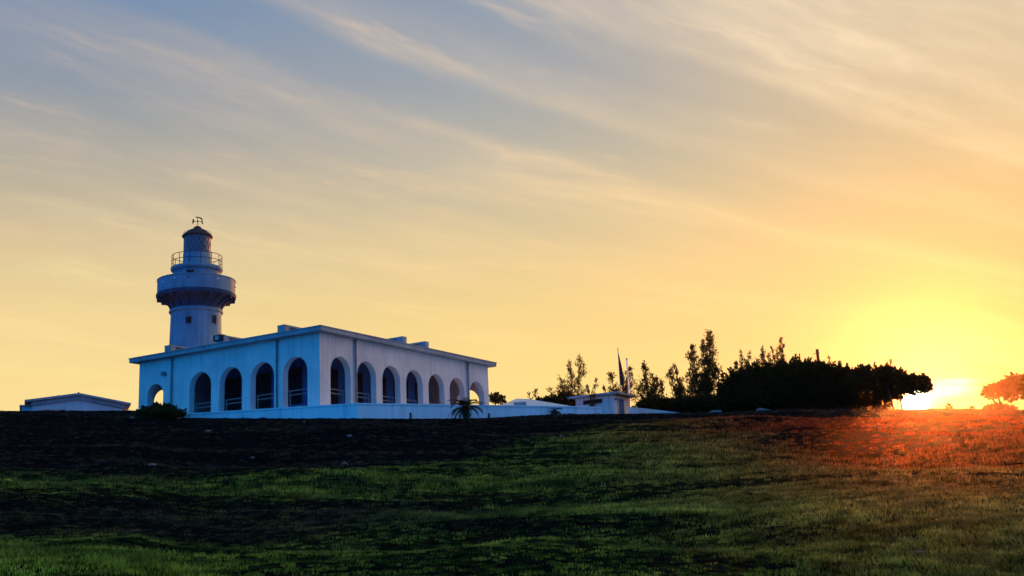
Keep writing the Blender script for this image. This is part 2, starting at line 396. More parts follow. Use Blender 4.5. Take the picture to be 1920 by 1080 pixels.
def ground_mesh():
    rings = np.concatenate([np.linspace(.0, 7, 12)[1:], np.linspace(7.2, 80, 380), np.geomspace(82, 200, 20)])
    angs_f = np.linspace(R(-32), R(32), 520)
    angs_b = np.linspace(R(32), R(328), 90)[1:-1]
    angs = np.concatenate([angs_f, angs_b]); n = len(angs)
    A, D_ = np.meshgrid(angs, rings); X = D_*np.sin(A); Y = D_*np.cos(A); Z = terrain(X, Y)
    V = np.stack([X, Y, Z], -1).reshape(-1, 3)
    V = np.vstack([V, [[0, 0, -1.6]]])
    m = len(rings); i, j = np.meshgrid(np.arange(m-1), np.arange(n), indexing='ij'); k = (j+1) % n
    Q = np.stack([i*n+j, i*n+k, (i+1)*n+k, (i+1)*n+j], -1).reshape(-1, 4)[:, ::-1]
    T = [(m*n, int(b), int(a)) for a, b in zip(np.arange(n), (np.arange(n)+1) % n)]
    me = bpy.data.meshes.new('ground'); me.from_pydata(V.tolist(), [], Q.tolist()+T)
    me.polygons.foreach_set('use_smooth', [True]*len(me.polygons)); me.materials.append(M['soil'])
    o = bpy.data.objects.new('ground', me); col.objects.link(o)
    return tag(o, kind='structure')
ground_mesh()

def haze_box():  # haze added to spread the sun's glow over ground and trees
    m = MB(); m.box(-206, 206, -206, 206, -18, 31)
    def vol(k):
        p = k.n('ShaderNodeVolumePrincipled'); p.inputs['Color'].default_value = (1, .68, .55, 1)
        p.inputs['Density'].default_value = HAZE; p.inputs['Anisotropy'].default_value = .945
        return p.outputs[0]
    mt = bpy.data.materials.new('sun_glow_haze'); mt.use_nodes = True; t = mt.node_tree; t.nodes.clear(); k = NT(t)
    out = k.n('ShaderNodeOutputMaterial'); k.put(out.inputs[1], vol(k))
    o = m.build('haze', mt); tag(o, 'thin warm haze added over the whole hill for the glow round the sun', 'haze', kind='stuff')
HAZE = .000085
haze_box()

# ------------------------------------------------------------------ grass: tufts standing on the ground
def tuft_mesh(name, seed, nb, rad, h0, h1, wd):
    r = random.Random(seed); mb = MB()
    for i in range(nb):
        a = r.uniform(0, 2*math.pi); q = rad*math.sqrt(r.random()); x, y = q*math.cos(a), q*math.sin(a)
        h = r.uniform(h0, h1); b = r.uniform(0, 2*math.pi); lean = r.uniform(.1, .9)*h
        ox, oy = math.cos(b)*wd/2, math.sin(b)*wd/2
        c = b+r.uniform(-1.5, 1.5)+1.57; lx, ly = math.cos(c)*lean, math.sin(c)*lean
        m = .55
        mb.add([(x-ox, y-oy, -.01), (x+ox, y+oy, -.01), (x+ox*.8+lx*.35, y+oy*.8+ly*.35, h*m), (x-ox*.8+lx*.35, y-oy*.8+ly*.35, h*m), (x+lx, y+ly, h*r.uniform(.75, 1))],
               [(0, 1, 2, 3), (3, 2, 4)])
    me = bpy.data.meshes.new(name); me.from_pydata(mb.v, [], mb.f); me.materials.append(M['blade'])
    return me
def grass_field():
    P, S_ = [], []
    for d0, d1, dens, sc in ((5, 15, 190, .9), (15, 24, 100, 1.05), (24, 36, 40, 1.5), (36, 52, 24, 1.8), (52, 82, 20, 1.8)):
        aw = R(34); area = aw*(d1*d1-d0*d0); n = int(area*dens)
        d = np.sqrt(nr.uniform(d0*d0, d1*d1, n)); a = nr.uniform(-aw, aw, n); x = d*np.sin(a); y = d*np.cos(a)
        dr = np.interp(a, RA, RD)
        # patchy cover: bald hollows, thinner tufts on the steep bank at the left
        cov = .55+1.9*vnoise(x/6+9, (y+.18*x)/2.6, 21)+.9*vnoise(x/1.7, (y+.18*x)/.8, 22)
        eg = 33.5+32.5*np.clip((np.degrees(a)+9)/20, 0, 1); bank = np.clip((d-eg+9*vnoise(x/3, y/2, 41)+5*vnoise(x/9, y/5, 42))/6+.4, 0, 1)
        cov = cov-bank*.55+.12*np.clip(x/18, 0, 1)
        # hollow across the left middle
        hol = np.exp(-((d-22.5+.1*x)/4.5)**2)*np.clip((2-x)/8, 0, 1)
        cov = cov-.45*hol
        keep = (nr.random(n) < np.clip(cov, .30, 1)) & (d < dr+1.2)
        x, y, cov = x[keep], y[keep], cov[keep]
        z = terrain(x, y)
        P.append(np.stack([x, y, z], -1)); S_.append(sc*(.55+.55*np.clip(cov, 0, 1.2))*nr.uniform(.75, 1.3, len(x)))
    P = np.vstack(P); S_ = np.concatenate(S_)
    me = bpy.data.meshes.new('grass'); me.from_pydata(P.tolist(), [], [])
    at_ = me.attributes.new('tuft_scale', 'FLOAT', 'POINT'); at_.data.foreach_set('value', S_.astype(np.float32))
    ar = me.attributes.new('tuft_turn', 'FLOAT', 'POINT'); ar.data.foreach_set('value', nr.uniform(0, 6.28, len(P)).astype(np.float32))
    me.materials.append(M['blade'])
    o = bpy.data.objects.new('grass', me); col.objects.link(o)
    ng = bpy.data.node_groups.new('grass_tufts', 'GeometryNodeTree')
    ng.interface.new_socket('Geometry', in_out='INPUT', socket_type='NodeSocketGeometry')
    ng.interface.new_socket('Geometry', in_out='OUTPUT', socket_type='NodeSocketGeometry')
    N = ng.nodes; Lk = ng.links
    gi = N.new('NodeGroupInput'); go = N.new('NodeGroupOutput')
    coll = bpy.data.collections.new('tuft_library')
    for i in range(4):
        to = bpy.data.objects.new('tuft', tuft_mesh('tuft', 100+i, 26, .125, .018, .042+.013*i, .010)); coll.objects.link(to)
    ci = N.new('GeometryNodeCollectionInfo'); ci.inputs[0].default_value = coll
    ci.inputs['Separate Children'].default_value = True; ci.inputs['Reset Children'].default_value = True
    iop = N.new('GeometryNodeInstanceOnPoints'); iop.inputs['Pick Instance'].default_value = True
    na = N.new('GeometryNodeInputNamedAttribute'); na.data_type = 'FLOAT'; na.inputs[0].default_value = 'tuft_scale'
    nb = N.new('GeometryNodeInputNamedAttribute'); nb.data_type = 'FLOAT'; nb.inputs[0].default_value = 'tuft_turn'
    cx = N.new('ShaderNodeCombineXYZ')
    Lk.new(gi.outputs[0], iop.inputs['Points']); Lk.new(ci.outputs[0], iop.inputs['Instance'])
    Lk.new(nb.outputs[0], cx.inputs[2]); Lk.new(cx.outputs[0], iop.inputs['Rotation']); Lk.new(na.outputs[0], iop.inputs['Scale'])
    Lk.new(iop.outputs[0], go.inputs[0])
    mod = o.modifiers.new('tufts', 'NODES'); mod.node_group = ng
    print('tufts', len(P))
    return tag(o, 'rough green and dry grass covering the slope in front of the lighthouse', 'grass', kind='stuff')
grass_field()

# ------------------------------------------------------------------ terrace
t_left = atz(200, 786.0, FLOOR)
tp = [atz(328, 776.5, FLOOR), atz(670, 755.6, FLOOR), atz(1079, 761.7, FLOOR), atz(1128, 763, FLOOR)]
ext = (tp[0]-tp[1]).normalized()
poly = [tp[0]+ext*9, tp[0], tp[1], tp[2], tp[3], tp[3]+Vector((-2, 25, 0)), tp[0]+ext*9+Vector((4, 30, 0))]
def prism(mb, pts, z0, z1):
    n = len(pts); mb.add([(p.x, p.y, z0) for p in pts]+[(p.x, p.y, z1) for p in pts],
        [tuple(range(n))[::-1], tuple(range(n, 2*n))]+[(i, (i+1) % n, n+(i+1) % n, n+i) for i in range(n)])
terr = empty('terrace', (tp[1].x, tp[1].y, 6.5)); tag(terr, 'pale terrace platform with a low retaining wall under the arcaded building', 'terrace')
def sub(ps, o): return [p-o for p in ps]
O = Vector((tp[1].x, tp[1].y, 0))
def offs(pts, k):     # push the outline outward by k (simple: move along averaged edge normals)
    out = []; n = len(pts)
    for i, p in enumerate(pts):
        e1 = (p-pts[i-1]).normalized(); e2 = (pts[(i+1) % n]-p).normalized()
        m = (Vector((e1.y, -e1.x, 0))+Vector((e2.y, -e2.x, 0))).normalized(); out.append(p+m*k)
    return out
mb = MB(); prism(mb, sub(poly, O), -1.5, FLOOR-6.5-.10); mb.build('retaining_wall', M['terrace'], terr, merge=True)
mb = MB(); prism(mb, sub(offs(poly, .035), O), FLOOR-6.5-.10, FLOOR-6.5); mb.build('coping', M['terrace'], terr, merge=True, bevel=.012)
# low wall running on from the terrace to the right, sinking into the ground
mb = MB()
q = [atz(1186, 764.2, FLOOR)+Vector((0, 4, 0)), at(1210, 766.5, 80), at(1240, 770, 81), at(1290, 776.5, 82)]
q[0] = at(1180, 763.5, 79)
for a, b in zip(q[:-1], q[1:]):
    d = Vector((b.x-a.x, b.y-a.y, 0)).normalized(); nrm = Vector((d.y, -d.x, 0))*.12
    mb.add([(a+nrm).to_tuple(), (b+nrm).to_tuple(), (b-nrm).to_tuple(), (a-nrm).to_tuple(),
            (a.x+nrm.x, a.y+nrm.y, 5.5), (b.x+nrm.x, b.y+nrm.y, 5.5), (b.x-nrm.x, b.y-nrm.y, 5.5), (a.x-nrm.x, a.y-nrm.y, 5.5)],
           [(0, 1, 2, 3), (4, 7, 6, 5), (0, 4, 5, 1), (2, 6, 7, 3), (1, 5, 6, 2), (3, 7, 4, 0)])
tag(mb.build('low_wall', M['wall']), 'low pale wall sloping down into the grass right of the flat roofed hut', 'wall')

# ------------------------------------------------------------------ arcaded building
YAW = .5288; BX, BY = -7.8451*1.5, 67.5
LR, LL = 19.18, 15.65; TH = .45
ZB, ZT = 13.148, 13.473
bld = empty('arcade_building', (BX, BY, 0), math.pi/2-YAW)
tag(bld, 'long flat roofed white building with rows of round arches below the lighthouse', 'building')
def uvpt(u, v, z=0): s, k = math.sin(YAW), math.cos(YAW); return Vector((BX+u*s-v*k, BY+u*k+v*s, z))
def arched(length0, length1, z0, z1, arches, place, caps=(True, True)):
    """wall panel between length0 and length1 with round-headed openings; place(s, depth, z) -> point"""
    mb = MB(); N = 28; TV = TH
    def quad(a, b, c, d): mb.add([a, b, c, d], [(0, 1, 2, 3)])
    xs = length0
    for c, w, top in sorted(arches):
        zs = top-w
        for dep in (0, TV):
            quad(place(xs, dep, z0), place(c-w, dep, z0), place(c-w, dep, z1), place(xs, dep, z1))
        pts = [(c-w*math.cos(math.pi*i/N), zs+w*math.sin(math.pi*i/N)) for i in range(N+1)]
        for (xa, za), (xb, zb) in zip(pts[:-1], pts[1:]):
            for dep in (0, TV): quad(place(xa, dep, za), place(xb, dep, zb), place(xb, dep, z1), place(xa, dep, z1))
            quad(place(xa, 0, za), place(xa, TV, za), place(xb, TV, zb), place(xb, 0, zb))
        for x in (c-w, c+w): quad(place(x, 0, z0), place(x, TV, z0), place(x, TV, zs), place(x, 0, zs))
        # straight wall beside the springing is part of the strips above
        xs = c+w
    for dep in (0, TV): quad(place(xs, dep, z0), place(length1, dep, z0), place(length1, dep, z1), place(xs, dep, z1))
    for flag, x in zip(caps, (length0, length1)):
        if flag: quad(place(x, 0, z0), place(x, TV, z0), place(x, TV, z1), place(x, 0, z1))
    quad(place(length0, 0, z1), place(length1, 0, z1), place(length1, TV, z1), place(length0, TV, z1))
    return mb
AW, AT = .974, 11.88
archR = [(1.958+2.594*i, AW, AT) for i in range(7)]
archL = [(1.944+2.669*i, AW, AT) for i in range(4)]+[(14.07, .743, 11.547)]
arched(0, LR, FLOOR-.3, ZB, archR, lambda s, d, z: (s, d, z)).build('wall', M['wall'], bld, merge=True)
arched(TH, LL, FLOOR-.3, ZB, archL, lambda s, d, z: (d, s, z), (False, True)).build('wall', M['wall'], bld, merge=True)
arched(TH, LR, FLOOR-.3, ZB, [(1.95, 1.05, 11.5)], lambda s, d, z: (s, LL-d, z), (False, True)).build('wall', M['wall'], bld, merge=True)
arched(TH, LL-TH, FLOOR-.3, ZB, [(1.62, 1.05, 11.55)], lambda s, d, z: (LR-d, s, z), (False, False)).build('wall', M['wall'], bld, merge=True)
o_ = .484
mb = MB(); mb.box(-o_, LR+o_, -o_, LL+o_, ZB, ZT-.07); rf = mb.build('roof', M['fascia'], bld, merge=True, bevel=.015)
mb = MB(); mb.box(-o_-.04, LR+o_+.04, -o_-.04, LL+o_+.04, ZT-.07, ZT); mb.build('roof_edge', M['fascia'], rf, merge=True, bevel=.012)
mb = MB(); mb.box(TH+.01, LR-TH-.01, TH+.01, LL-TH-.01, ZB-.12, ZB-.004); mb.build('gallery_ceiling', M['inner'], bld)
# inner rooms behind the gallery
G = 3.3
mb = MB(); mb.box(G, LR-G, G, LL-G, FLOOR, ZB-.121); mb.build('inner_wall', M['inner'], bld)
for i in range(5):
    u0 = G+.8+i*2.594
    m = MB(); m.box(u0, u0+1.5, G-.05, G+.02, FLOOR+1.0, FLOOR+3.2); w = m.build('window', M['glass'], bld)
    m = MB()
    for a, b, c, d in ((u0-.06, u0, .94, 3.26), (u0+1.5, u0+1.56, .94, 3.26), (u0, u0+1.5, 3.2, 3.26), (u0, u0+1.5, .94, 1.0)): m.box(a, b, G-.08, G+.02, FLOOR+c, FLOOR+d)
    m.box(u0+.72, u0+.78, G-.07, G-.051, FLOOR+1.0, FLOOR+3.2)
    m.build('window_frame', M['dark_paint'], w)
for i in range(3):
    v0 = G+1+i*2.669
    m = MB(); m.box(G-.05, G+.02, v0, v0+1.5, FLOOR+1.0, FLOOR+3.2); w = m.build('window', M['glass'], bld)
    m = MB()
    for a, b, c, d in ((v0-.06, v0, .94, 3.26), (v0+1.5, v0+1.56, .94, 3.26), (v0, v0+1.5, 3.2, 3.26), (v0, v0+1.5, .94, 1.0)): m.box(G-.08, G+.02, a, b, FLOOR+c, FLOOR+d)
    m.box(G-.07, G-.051, v0+.72, v0+.78, FLOOR+1.0, FLOOR+3.2)
    m.build('window_frame', M['dark_paint'], w)
# railings standing just inside the arches
def railing(c, w, along):
    m = MB(); a0, a1 = c-w-.03, c+w+.03; dep = TH+.12
    P = (lambda s, z: (s, dep, z)) if along == 'u' else (lambda s, z: (dep, s, z))
    for z in (9.92, 9.66): m.tube([P(a0, z), P(a1, z)], .035, 6)
    for z in (8.95,): m.tube([P(a0, z), P(a1, z)], .02, 6)
    for s in (a0+.1, a1-.1): m.tube([P(s, FLOOR), P(s, 9.92)], .035, 6)
    return m.build('railing', M['rail'], bld)
for c, w, t in archR[:6]: railing(c, w, 'u')
for c, w, t in archL[:4]: railing(c, w, 'v')
# drainpipes
def pipe(p, q, r=.06):
    m = MB(); p = Vector(p); q = Vector(q)
    m.tube([p, q], r, 10)
    n = 5
    for i in range(n):
        c = p.lerp(q, (i+.5)/n); m.tube([c-Vector((0, 0, .035)), c+Vector((0, 0, .035))], r*1.35, 10)
    m.tube([p+Vector((0, 0, -.28)), p+Vector((0, 0, -.05))], [r, r*1.9], 10)
    o = auto_smooth(m.build('drainpipe', M['pipe'], bld)); return o
def solve_u(px, py=700):  # where the pixel column meets the right face
    best = min((abs((lambda P: 0)(0)), 0) for _ in (0,))
    lo, hi = -1, 25
    for _ in range(60):
        mid = (lo+hi)/2; x = project(uvpt(mid, 0, 11))[0]
        if x < px: lo = mid
        else: hi = mid
    return lo
def project(P):
    cp, sp = math.cos(PITCH), math.sin(PITCH); d = P.y*cp+P.z*sp; u = -P.y*sp+P.z*cp
    X = P.x/d; U = u/d; cr, sr = math.cos(ROLL), math.sin(ROLL)
    return (960+F_PX*(X*cr-U*sr), 540-F_PX*(X*sr+U*cr))
def solve_v(px, z=11, u=0):
    lo, hi = -1, 25
    for _ in range(60):
        mid = (lo+hi)/2; x = project(uvpt(u, mid, z))[0]
        if x > px: lo = mid
        else: hi = mid
    return lo
def solve_u2(px, z=11, v=0):
    lo, hi = -1, 25
    for _ in range(60):
        mid = (lo+hi)/2; x = project(uvpt(mid, v, z))[0]
        if x < px: lo = mid
        else: hi = mid
    return lo
for px in (323, 520.5): v = solve_v(px); pipe((-.09, v, ZB), (-.09, v, FLOOR))
for px in (665.5, 877): u = solve_u2(px); pipe((u, -.09, ZB), (u, -.09, FLOOR))
# roof hoods: low box vents running in from the roof edge, open at the sides
def hood(name_parent, front, along, span, back=2.2, h=.43):
    m = MB(); z0 = ZT+.001; z1 = ZT+h; a0, a1 = front-span/2, front+span/2; e = -o_+.02
    def bx(d0, d1, s0, s1, za, zb):
        if along == 'v': m.box(d0, d1, s0, s1, za, zb)
        else: m.box(s0, s1, d0, d1, za, zb)
    bx(e, e+.45, a0, a1, z0, z1-.1)                    # front block
    bx(e, e+back, a0-.02, a1+.02, z1-.1, z1)           # cover slab
    bx(e+back-.4, e+back-.01, a0, a1, z0, z1-.1)       # rear block
    bx(e+.45, e+back-.4, (a0+a1)/2-.04, (a0+a1)/2+.04, z0, z1-.1)
    return m.build('roof_vent', M['fascia'], rf, merge=False)
for px in (313.7, 414, 526.3): hood(bld, solve_v(px, ZT, -o_), 'v', .56)
for px in (759.5, 801.3): hood(bld, solve_u2(px, ZT, -o_), 'u', .42)
# floodlight on the roof edge, wall lamp
vv = solve_v(409, ZT, -o_)
fl = MB(); fl.box(-o_-.1, -o_+.35, vv-.42, vv+.38, ZT+.1, ZT+.5)
fo = fl.build('floodlight', M['dark_paint'], bld, merge=True, bevel=.04)
m = MB(); m.box(-o_-.115, -o_-.101, vv-.16, vv+.16, ZT+.16, ZT+.42); m.build('lamp_face', M['fascia'], fo)
for dv in (-.1, .1):
    m = MB(); m.tube([(-o_+.1, vv+dv, ZT), (-o_+.1, vv+dv, ZT+.12)], .035, 6); m.build('bracket', M['dark_paint'], fo)
m = MB(); m.tube([(-o_+.05, vv-.02, ZT+.5), (-o_+.05, vv-.02, ZT+.62)], .03, 6); m.build('lamp_cap', M['dark_paint'], fo)
vl = solve_v(309, 12)
m = MB(); m.box(-.22, -.02, vl-.16, vl+.16, 12.02, 12.22); m.tube([(-.0, vl-.0, 12.1), (-.12, vl, 12.3), (-.22, vl+.12, 12.28)], .03, 6)
m.build('wall_lamp', M['pipe'], bld, merge=False)

# ------------------------------------------------------------------ lighthouse
TX, TY = -26.342, 92.282
lh = empty('lighthouse', (TX, TY, 0)); tag(lh, 'round white lighthouse tower with a wide drum gallery and dark domed lantern', 'lighthouse')
VA = math.atan2(-TY, -TX)              # direction from the tower to the camera
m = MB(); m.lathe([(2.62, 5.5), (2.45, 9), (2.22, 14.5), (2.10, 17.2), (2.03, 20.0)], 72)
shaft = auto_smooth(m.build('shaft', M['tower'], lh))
m = MB(); m.lathe([(2.03, 20.0), (2.16, 20.03), (2.2, 20.12), (2.16, 20.21), (2.08, 20.26), (2.02, 20.34)], 72); auto_smooth(m.build('ring_moulding', M['tower'], lh), 50)
prof = [(2.02, 20.34)]
for i in range(1, 13):
    a = i/12*math.pi/2; prof.append((2.02+1.12*(1-math.cos(a)), 20.34+.92*math.sin(a)))
prof += [(3.2, 21.28), (3.24, 21.40), (3.24, 21.55), (3.15, 21.62)]
m = MB(); m.lathe(prof, 96); auto_smooth(m.build('corbel', M['corbel'], lh), 30)
for k in range(18):
    br = MB()
    a = 2*math.pi*k/18+.12; ca, sa = math.cos(a), math.sin(a); w = .09
    line = [(2.05, 20.36)]+[(2.06+1.06*(1-math.cos(t/8*math.pi/2)), 20.34+.78*math.sin(t/8*math.pi/2)) for t in range(1, 9)]
    inner = [(r-.02, z+.14+.05) for r, z in line]
    for (r0, z0), (r1, z1) in zip(line[:-1], line[1:]):
        vs = []
        for r, z in ((r0+.0, z0), (r1, z1), (r1+.01, z1+.35), (r0-.1, z0+.35)):
            rr_ = r+.07
            for s in (-w, w): vs.append((rr_*ca-s*sa, rr_*sa+s*ca, z-.05))
        br.add(vs, [(0, 1, 3, 2), (2, 3, 5, 4), (0, 2, 4, 6), (1, 7, 5, 3), (6, 4, 5, 7), (0, 6, 7, 1)])
    br.build('bracket', M['corbel'], lh)
m = MB(); m.lathe([(3.15, 21.62), (3.15, 22.70), (3.2, 22.72), (3.2, 22.79), (3.02, 22.79), (3.02, 22.2), (1.9, 22.2)], 96); auto_smooth(m.build('drum_gallery', M['tower'], lh))
m = MB(); m.lathe([(1.87, 22.15), (1.87, 23.5), (1.95, 23.55), (2.06, 23.62), (2.12, 23.7), (2.12, 23.88), (2.06, 23.92), (1.1, 23.92)], 72); auto_smooth(m.build('upper_deck', M['tower'], lh))
rl = MB()
for z in (24.9, 24.42): rl.ring(2.04, z, .028)
for k in range(14):
    a = 2*math.pi*k/14+.2; rl.tube([(2.04*math.cos(a), 2.04*math.sin(a), 23.9), (2.04*math.cos(a), 2.04*math.sin(a), 24.9)], .03, 6)
rl.build('railing', M['dark_paint'], lh)
m = MB(); m.lathe([(1.14, 23.9), (1.14, 25.15), (1.1, 25.2)], 48); auto_smooth(m.build('lantern_base', M['tower'], lh))
m = MB(); m.lathe([(1.07, 25.2), (1.07, 26.62)], 48); lg = auto_smooth(m.build('lantern_glazing', M['lantern_glass'], lh))
m = MB(); nl = 16
for k in range(nl):                     # diagonal astragals
    for sg in (1, -1):
        for h in range(2):
            z0 = 25.2+h*.71; pts = []
            for i in range(5):
                a = 2*math.pi*(k+sg*(i/4)+(h*sg))/nl; pts.append((1.1*math.cos(a), 1.1*math.sin(a), z0+.71*i/4))
            m.tube(pts, .022, 4)
m.build('lattice', M['tower'], lg)
m = MB(); m.lathe([(1.12, 26.6), (1.25, 26.62), (1.27, 26.7), (1.22, 26.76), (1.0, 26.98), (.7, 27.2), (.42, 27.34), (.33, 27.36), (.33, 27.46), (.2, 27.56), (.05, 27.62)], 48)
dome = auto_smooth(m.build('dome_roof', M['dark_paint'], lh))
m = MB(); m.ring(1.12, 27.0, .012)
for k in range(10):
    a = 2*math.pi*k/10; m.tube([(1.2*math.cos(a), 1.2*math.sin(a), 26.75), (1.12*math.cos(a), 1.12*math.sin(a), 27.0)], .012, 4)
m.build('roof_rail', M['dark_paint'], dome)
wv = MB(); wv.tube([(0, 0, 27.55), (0, 0, 28.42)], .03, 6)
side_ = Vector((math.cos(VA+math.pi/2), math.sin(VA+math.pi/2), 0)); fwd = Vector((math.cos(VA), math.sin(VA), 0))
side_ = -side_ if side_.x < 0 else side_
def wb(a, b, r): wv.tube([Vector((0, 0, a[1]))+side_*a[0]+fwd*(a[2] if len(a) > 2 else 0), Vector((0, 0, b[1]))+side_*b[0]+fwd*(b[2] if len(b) > 2 else 0)], r, 5)
wb((-.38, 28.02), (.40, 28.02), .022); wb((0, 28.02, -.35), (0, 28.02, .35), .022)
wb((-.40, 27.82), (-.36, 28.22), .05); wb((-.36, 28.22), (-.30, 28.0), .035); wb((-.40, 27.82), (-.30, 28.0), .035)
wb((.42, 27.80), (.34, 28.10), .05); wb((.34, 28.1), (.30, 27.95), .04)
for a, b in (((-.12, 28.38), (.14, 28.36)), ((.1, 28.36), (.32, 28.30)), ((.22, 28.30), (.42, 28.16))): wb(a, b, .05)
wb((-.12, 28.38), (-.24, 28.44), .02); wb((-.07, 28.02), (.07, 28.02), .06)
wv.build('weather_vane', M['dark_paint'], dome)
def twin(name, ang, z0, z1, w, rad, fr=.05):
    """a small window set in the round wall at angle ang from the line of sight"""
    def P(s, dep, z): a = VA+ang; c, s_ = math.cos(a), math.sin(a); return ((rad+dep)*c-s*s_, (rad+dep)*s_+s*c, z)
    def bx(mm, s0, s1, d0, d1, za, zb): mm.add([P(s, d, z) for z in (za, zb) for d in (d0, d1) for s in (s0, s1)], [(0, 2, 3, 1), (4, 5, 7, 6), (0, 1, 5, 4), (2, 6, 7, 3), (0, 4, 6, 2), (1, 3, 7, 5)])
    g = MB(); bx(g, -w/2, w/2, -.1, .03, z0, z1); wdw = g.build('window', M['glass'], lh)
    f_ = MB(); bx(f_, -w/2-fr, -w/2, -.1, .05, z0-fr, z1+fr); bx(f_, w/2, w/2+fr, -.1, .05, z0-fr, z1+fr); bx(f_, -w/2, w/2, -.1, .05, z1, z1+fr); bx(f_, -w/2, w/2, -.1, .07, z0-fr, z0)
    f_.build('window_frame', M['tower'], wdw)
twin('w', R(-16), 18.83, 19.37, .46, 2.06); twin('w', R(43), 18.9, 19.6, .5, 2.05)
twin('w', R(-16), 22.95, 23.35, .62, 1.87, .04)
for ang, z in ((-33, 22.42), (-56, 22.3), (31, 22.42)):      # small lamps on the drum
    a = VA+R(ang); m = MB(); c, s_ = math.cos(a), math.sin(a); m.tube([(3.14*c, 3.14*s_, z), (3.24*c, 3.24*s_, z)], .06, 8); m.build('drum_lamp', M['lamp_white'], lh)
for ang, z in ((-12, 22.45), (78, 22.2)):
    a = VA+R(ang); m = MB(); c, s_ = math.cos(a), math.sin(a); m.tube([(3.14*c, 3.14*s_, z), (3.22*c, 3.22*s_, z)], .06, 8); m.build('drain_hole', M['dark_paint'], lh)

# ------------------------------------------------------------------ house at the far left (low gable end)
hY = 84.0
A_ = at(148, 736.5, hY); L_ = at(44, 755, hY); R_ = at(242, 750.5, hY)
hs = empty('gabled_house', (A_.x, hY, 7.0), R(23)); tag(hs, 'low white house with a shallow gable roof at far left, half hidden by the slope', 'house')
hw_l, hw_r = (A_.x-L_.x)*.90, (R_.x-A_.x)*.985; hap = A_.z-7; hel, her = L_.z-7, R_.z-7
def slopebox(mb, x0, z0, x1, z1, y0, y1, t):
    mb.add([(x0, y0, z0-t), (x1, y0, z1-t), (x1, y0, z1), (x0, y0, z0), (x0, y1, z0-t), (x1, y1, z1-t), (x1, y1, z1), (x0, y1, z0)],
           [(0, 1, 2, 3), (5, 4, 7, 6), (3, 2, 6, 7), (0, 4, 5, 1), (0, 3, 7, 4), (1, 5, 6, 2)])
m = MB(); slopebox(m, -hw_l, hel, 0, hap, 0, 9, .16); slopebox(m, .001, hap, hw_r, her, 0, 9, .16); m.build('roof', M['fascia'], hs, merge=True)
m = MB(); slopebox(m, -hw_l+.45, hel-.10, 0, hap-.165, .22, 8.8, .30); slopebox(m, .001, hap-.165, hw_r-.35, her-.12, .22, 8.8, .30); m.build('cornice', M['fascia'], hs, merge=True)
m = MB(); x0, x1 = -hw_l+.55, hw_r-.5
m.add([(x, y, z) for y in (.4, 8.6) for x, z in ((x0, -1.5), (x1, -1.5), (x1, her-.42), (0, hap-.46), (x0, hel-.40))], [(0, 1, 2, 3, 4), (9, 8, 7, 6, 5), (0, 5, 6, 1), (1, 6, 7, 2), (2, 7, 8, 3), (3, 8, 9, 4), (4, 9, 5, 0)])
m.build('wall', M['wall'], hs)
m = MB(); an = (at(38, 762, hY).x-A_.x)*.93; az_ = at(38, 762, hY).z-7
m.box(an, -hw_l+.9, .8, 5, az_-.12, az_); m.build('porch_roof', M['fascia'], hs)
m = MB(); m.box(an+.15, -hw_l+.54, 1.0, 4.8, -1.5, az_-.12); m.build('porch_wall', M['wall'], hs)
for kx, kz in ((-.02, hap), (-1.4, hap-.25)):
    m = MB(); m.tube([(kx, .3, kz-.02), (kx, .3, kz+.1)], .05, 6); m.build('roof_knob', M['dark_paint'], hs)

# ------------------------------------------------------------------ pale hipped roof behind the terrace wall
hp = empty('low_house', (*at(980, 760, 84).xy, 7)); tag(hp, 'low building behind the terrace wall showing only its pale hipped roof', 'house')
m = MB(); P0 = Vector((hp.location.x, hp.location.y, 7))
k_ = [at(905, 757, 82)-P0, at(1095, 765.5, 82)-P0, at(1110, 766, 96)-P0, at(915, 757, 96)-P0]
r1, r2 = at(968, 747.5, 88)-P0, at(990, 747.8, 88)-P0
for kk in k_: kk.z = min(a.z for a in k_)
m.add([*k_, r1, r2], [(0, 1, 5, 4), (1, 2, 5), (2, 3, 4, 5), (3, 0, 4), (3, 2, 1, 0)]); m.build('roof', M['wall'], hp)
m = MB(); m.box(k_[0].x+.3, k_[1].x-.3, .3, k_[2].y-.6, -1.5, k_[0].z-.002)
m.build('wall', M['wall'], hp)
m = MB(); q = at(975, 757.5, 81)-P0; m.box(q.x-.45, q.x+.45, q.y-.4, q.y+2, k_[0].z, q.z+.1); m.build('dormer', M['fascia'], hp, merge=True, bevel=.02)

# ------------------------------------------------------------------ flat roofed hut
hutY = 88.0; c0 = at(1151.5, 741, hutY)
hut = empty('flat_roofed_hut', (c0.x, c0.y, 7.2), math.pi/2-YAW)
tag(hut, 'small flat roofed hut with a door and a slit window beside the flagpoles', 'hut')
zt = c0.z-7.2+.05
def hut_u(px): 
    lo, hi = 0, 12
    for _ in range(50):
        mid = (lo+hi)/2; s, k = math.sin(YAW), math.cos(YAW); x = project(Vector((c0.x+mid*s, c0.y+mid*k, 9.5)))[0]
        if x < px: lo = mid
        else: hi = mid
    return lo
def hut_v(px):
    lo, hi = 0, 12
    for _ in range(50):
        mid = (lo+hi)/2; s, k = math.sin(YAW), math.cos(YAW); x = project(Vector((c0.x-mid*k, c0.y+mid*s, 9.5)))[0]
        if x > px: lo = mid
        else: hi = mid
    return lo
U1, V1 = hut_u(1182), hut_v(1081)
m = MB(); m.box(0, U1, 0, V1, -1.5, zt); m.build('wall', M['wall'], hut)
m = MB(); m.box(-.5, U1+.5, -.5, V1+.6, zt+.001, zt+.17); m.build('roof', M['fascia'], hut, merge=True, bevel=.02)
va, vb = hut_v(1130), hut_v(1097); zz = lambda py: at(1115, py, hutY+2).z-7.2
m = MB(); m.box(-.03, .05, va, vb, zz(758.3), zz(754)); w = m.build('window', M['glass'], hut)
